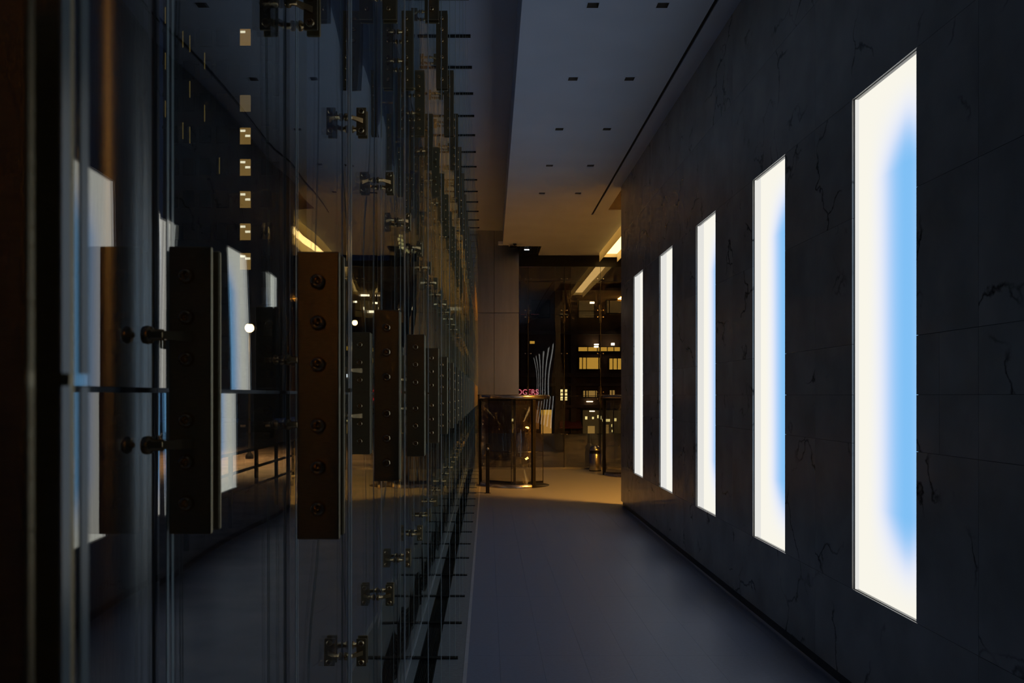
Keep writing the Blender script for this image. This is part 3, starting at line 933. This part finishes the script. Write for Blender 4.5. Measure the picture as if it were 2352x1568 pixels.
for i, px in enumerate((395, 433, 471, 509, 563, 612)):
    for py in [85 + 74.2*k for k in range(11)]:
        X, Z = on(px, py, TY, tower)
        lit = px == 563 and any(abs(py - l) < 6 for l in lit_y)
        q = [l for l in lit_y if abs(py - l) < 6]
        if lit:
            X, Z = on(px, q[0], TY, tower)
        fr_ = link('window_frame', frame_me, tower, (X, 0, Z))
        o = link('window', (win_lit2 if (lit and q[0] == 237) else win_lit) if lit else win_me, fr_, (0, 0.03, 0))
        if lit and q[0] not in (237,):
            link('ceiling_lamp', strip_me, fr_, (-0.25, 0.0, 0.55))
            if q[0] not in (85,): link('ceiling_lamp', strip_me, fr_, (0.28, 0.0, 0.0 if q[0] < 600 else 0.3))
slit = MB().box(-0.05, 0.05, 0.0, 0.06, -0.9, 0.9).mesh('slit_window', emit('slit_glow', (0.10, 0.07, 0.02), 1.0))
for (px, py) in ((380, 35), (380, 140), (380, 250), (420, 90), (436, 100), (436, 205), (420, 300), (436, 310), (470, 140), (470, 260), (504, 380)):
    X, Z = on(px, py, TY, tower)
    link('slit_window', slit, tower, (X, -0.01, Z))

# distant tower with a scatter of lit windows
T2 = 120.0
t2 = empty('distant_tower', (P(930, 908, T2).x, T2, -0.3), 'far slim tower with a few bright windows, seen between the glass fins', 'building')
x0, _ = on(895, 0, T2, t2); x1, _ = on(968, 0, T2, t2)
MB().box(x0, x1, 0.1, 8, 0, 27).build('tower_wall', M['tower'], t2)
ws = MB().box(-0.16, 0.16, 0.0, 0.08, -0.18, 0.18).mesh('window', emit('far_window', (0.9, 0.75, 0.3), 1.3))
for (px, py) in ((919, 541), (916, 549), (923, 552), (918, 558), (925, 561), (920, 567), (927, 570), (934, 574), (938, 578), (930, 578)):
    X, Z = on(px, py, T2, t2)
    link('window', ws, t2, (X, 0, Z))

# low shops on the left behind the fins
T3 = 60.0
t3 = empty('shop_row', (P(850, 908, T3).x, T3, -0.3), 'low shop building with bright strip lights seen through the fins', 'building')
x0, _ = on(770, 0, T3, t3); x1, _ = on(1085, 0, T3, t3)
MB().box(x0, x1, 0.1, 6, 0, 12).build('shop_wall', M['stone_facade'], t3)
def shop_rect(px0, py0, px1, py1, mat, nm, d=0.0):
    a = on(px0, py0, T3, t3); b = on(px1, py1, T3, t3)
    MB().box(a[0], b[0], d, 0.09, b[1], a[1]).build(nm, mat, t3)
for rct in ((829, 676, 848, 680), (862, 677, 868, 680), (848, 713, 866, 718), (1034, 705, 1060, 712)):
    shop_rect(*rct, M['lamp_white'], 'strip_light', -0.05)
for rct in ((828, 681, 870, 712), (1030, 714, 1066, 735), (795, 775, 812, 785), (798, 805, 812, 812)):
    shop_rect(*rct, M['win_dim'], 'window')
for rct in ((786, 858, 803, 866),):
    shop_rect(*rct, M['lamp_cool'], 'bright_sign', -0.05)
for rct in ((857, 895, 864, 899), (857, 914, 864, 919), (920, 898, 926, 902)):
    shop_rect(*rct, M['red_light'], 'red_light', -0.05)
for rct in ((797, 990, 815, 1010),):
    shop_rect(*rct, M['lamp_white'], 'window_light', -0.05)
shop_rect(770, 985, 830, 1015, M['win_warm'], 'shop_window')

# ------------------------------------------------------------------ building across the street, behind the back glass
T4 = 50.0
bl = empty('street_building', (P(1300, 908, T4).x, T4, -0.3), 'brown street building with lit windows across the road', 'building')
x0, _ = on(1090, 0, T4, bl); x1, _ = on(1900, 0, T4, bl)
MB().box(x0, x1, 0.2, 10, 0, 22).build('building_wall', M['brick'], bl)
def brect(px0, py0, px1, py1, mat, nm, d0=0.0, d1=0.19, parent=None, bev=0):
    a = on(px0, py0, T4, bl); b = on(px1, py1, T4, bl)
    return MB().box(a[0], b[0], d0, d1, b[1], a[1], bev).build(nm, mat, parent or bl)
# cornices and piers
for (py0, py1) in ((640, 646), (760, 768), (856, 866), (880, 886), (930, 936)):
    brect(1180, py0, 1500, py1, M['stone_facade'], 'cornice', -0.15)
for px in (1195, 1275, 1311, 1436):
    brect(px, 600, px+12, 1000, M['stone_facade'], 'pier', -0.1)
def window(px0, py0, px1, py1, mat, mull=(), bars=(), nm='window'):
    f = brect(px0-2, py0-2, px1+2, py1+2, M['black'], 'window_frame', 0.05, 0.199)
    brect(px0, py0, px1, py1, mat, 'window_pane', 0.03, 0.049, f)
    for x in mull: brect(x-0.9, py0, x+0.9, py1, M['black'], 'mullion', -0.02, 0.029, f)
    for y in bars: brect(px0, y-0.7, px1, y+0.7, M['black'], 'glazing_bar', -0.02, 0.029, f)
    return f
window(1329, 797, 1424, 806, M['win_yellow'], (1350, 1372, 1395, 1410))
window(1331, 821, 1378, 847, M['win_yellow'], (1338, 1347, 1375))
window(1400, 823, 1427, 848, M['win_yellow'], (1408, 1418))
window(1347, 897, 1371, 911, M['win_warm'], (1351, 1368))
window(1340, 897, 1344, 911, M['win_warm'])
window(1401, 896, 1412, 910, M['win_warm'], (1406,))
window(1330, 690, 1364, 729, M['win_dim'], (), (714,))
window(1394, 690, 1427, 718, M['win_dim'], (1400,))
window(1220, 690, 1262, 728, M['darkwin'])
window(1217, 783, 1228, 789, M['win_yellow'])
brect(1355, 693, 1365, 697, M['lamp_white'], 'ceiling_lamp', -0.04, 0.02)
brect(1364, 790, 1374, 792.5, M['lamp_white'], 'hanging_lamp', -0.3, -0.1)
brect(1364, 795, 1373, 798, M['lamp_white'], 'hanging_lamp', -0.3, -0.1)
brect(1403, 788, 1410, 793, M['lamp_white'], 'hanging_lamp', -0.3, -0.1)
window(1286, 894, 1303, 919, M['lantern'], (1294,), (902, 910))
# lit doorway
f = brect(1232, 938, 1272, 1008, M['black'], 'door_frame', 0.05, 0.199)
brect(1243, 941, 1267, 1005, M['door_glow'], 'door_panel', 0.03, 0.049, f)
brect(1243, 941, 1267, 952, M['win_yellow'], 'door_light', 0.01, 0.029, f)
brect(1231, 941, 1238, 985, emit('dim_doorway', (0.12, 0.045, 0.008), 1.0), 'side_panel', 0.03, 0.049, f)
# shop front at street level
f = brect(1335, 938, 1428, 1022, M['black'], 'shop_frame', 0.05, 0.199)
brect(1339, 942, 1426, 1018, M['win_dim'], 'shop_pane', 0.03, 0.049, f)
for (a, b, c_, d) in ((1347, 921, 1362, 923), (1354, 943, 1366, 945), (1383, 962, 1401, 968), (1344, 956, 1349, 963), (1360, 957, 1364, 962), (1372, 953, 1375, 960), (1378, 955, 1381, 963), (1404, 974, 1406, 980), (1405, 987, 1407, 992), (1411, 960, 1416, 967)):
    brect(a, b, c_, d, M['lamp_white'] if b < 950 else M['lantern'], 'shop_light', -0.01, 0.02)
for (a, b, c_, d) in ((1350, 978, 1366, 1008), (1385, 975, 1398, 1000)):
    brect(a, b, c_, d, M['win_warm'], 'lit_display', -0.01, 0.02)
for px in (1336, 1381, 1408):
    brect(px, 938, px+2, 1022, M['black'], 'shop_mullion', -0.06, -0.015)
# awning
a = on(1285, 966, T4, bl); b = on(1334, 980, T4, bl)
MB().extrude_poly([(a[0], 0.1, a[1]), (a[0], -0.9, b[1]), (a[0], -0.9, b[1]-0.06), (a[0], 0.1, b[1]-0.06)], (b[0]-a[0], 0, 0)).build('awning', M['awning'], bl)

# shop sign with letters
T5 = 49.70
def text_mesh(s, size, mat, ext, off):
    cu = bpy.data.curves.new('sign_text', 'FONT')
    cu.body = s
    cu.size = size
    cu.extrude = ext
    cu.offset = off
    cu.space_character = 1.05
    o = bpy.data.objects.new('sign_text', cu)
    COL.objects.link(o)
    bpy.context.view_layer.update()
    me = bpy.data.meshes.new_from_object(o.evaluated_get(bpy.context.evaluated_depsgraph_get()))
    bpy.data.objects.remove(o)
    me.materials.clear()
    me.materials.append(mat)
    return me
p0 = P(1176.5, 906, T5)
sg = empty('shop_sign', p0, 'dark sign board with red and white letters beside the metal cladding', 'sign')
me = text_mesh('ROGERS', 0.42, M['sign_red'], 0.02, 0.011)
wtext = max(v.co.x for v in me.vertices)
k = (1237 - 1176.5) * T5 / FPX / wtext
hme = max(v.co.y for v in me.vertices)
kz = 12.5 * T5 / FPX / hme
for v in me.vertices: v.co.x *= k; v.co.y *= kz
link('sign_letters', me, sg, (0, 0, 0), (math.pi/2, 0, 0))
me2 = text_mesh('ROGERS', 0.42, M['sign_white'], 0.006, -0.006)
for v in me2.vertices: v.co.x = v.co.x * k; v.co.y = v.co.y * kz
link('letter_highlight', me2, sg, (0, -0.028, 0), (math.pi/2, 0, 0))
ww = (1262 - 1170) * T5 / FPX
MB().box(-0.2, ww, 0.04, 0.10, -0.14, 0.46).build('sign_board', M['black'], sg)
for x in (0.1, ww-0.2):
    MB().box(x-0.03, x+0.03, 0.101, 0.49, 0.1, 0.2).build('sign_bracket', M['black'], sg)
MB().lathe([(0.09, 0.0), (0.14, 0.0), (0.14, -0.02), (0.09, -0.02), (0.09, 0.0)], center=((1248-1176.5)*T5/FPX, 0.03, 0.16), axis='Y', n=20).build('round_emblem', pbr('emblem_grey', (0.5, 0.5, 0.5), 0.5), sg)
lamp_light(street_lamp(9.0, 37.0, 5.5, 'unseen street lamp added behind the marble wall to light the street building', 14.0, 0.2), -0.6, 0, 5.4, 420, cone=172)  # unseen lamp, added to warm the face of the building across the road

# ------------------------------------------------------------------ cars
def car(loc, rz, label, tails=True):
    r = empty('car', loc, label, 'car', None, None, rz)
    prof = [(-2.15, 0.32), (-2.2, 0.62), (-2.1, 0.88), (-1.35, 0.95), (-0.75, 1.38), (0.75, 1.42), (1.55, 1.02), (2.12, 0.98), (2.2, 0.6), (2.12, 0.32)]
    mb = MB().extrude_poly([(x, -0.85, z) for x, z in prof], (0, 1.7, 0))
    bmesh.ops.bevel(mb.bm, geom=mb.bm.edges[:], offset=0.06, segments=2, affect='EDGES')
    body = mb.build('car_body', M['car'], r)
    for s in (-1, 1):
        MB().extrude_poly([(-1.2, s*0.853, 0.98), (-0.72, s*0.853, 1.32), (0.72, s*0.853, 1.35), (1.35, s*0.853, 1.03)], (0, s*0.006, 0)).build('side_window', M['darkwin'], body)
        for x in (-1.35, 1.35):
            MB().lathe([(0.0, 0.0), (0.18, 0.0), (0.2, 0.02), (0.31, 0.02), (0.32, -0.02), (0.32, -0.18), (0.0, -0.18)] if s > 0 else [(0.0, 0.0), (0.18, 0.0), (0.2, -0.02), (0.31, -0.02), (0.32, 0.02), (0.32, 0.18), (0.0, 0.18)], center=(x, s*0.86, 0.32), axis='Y', n=20).build('wheel', M['rubber'], r)
        MB().box(2.19, 2.22, s*0.62-0.13, s*0.62+0.13, 0.68, 0.80).build('tail_light', M['red_light'], body)
        MB().box(-2.21, -2.17, s*0.62-0.13, s*0.62+0.13, 0.60, 0.72).build('head_light', M['steel'], body)
    MB().box(2.205, 2.225, -0.22, 0.22, 0.62, 0.72).build('number_plate', pbr('plate_white', (0.7, 0.7, 0.7), 0.5), body)
    return r
p = P(591, 0, 46)
car((p.x, 46.0, -0.02), -math.pi/2 + math.pi + 0.22, 'car with red tail lights far off on the plaza road')
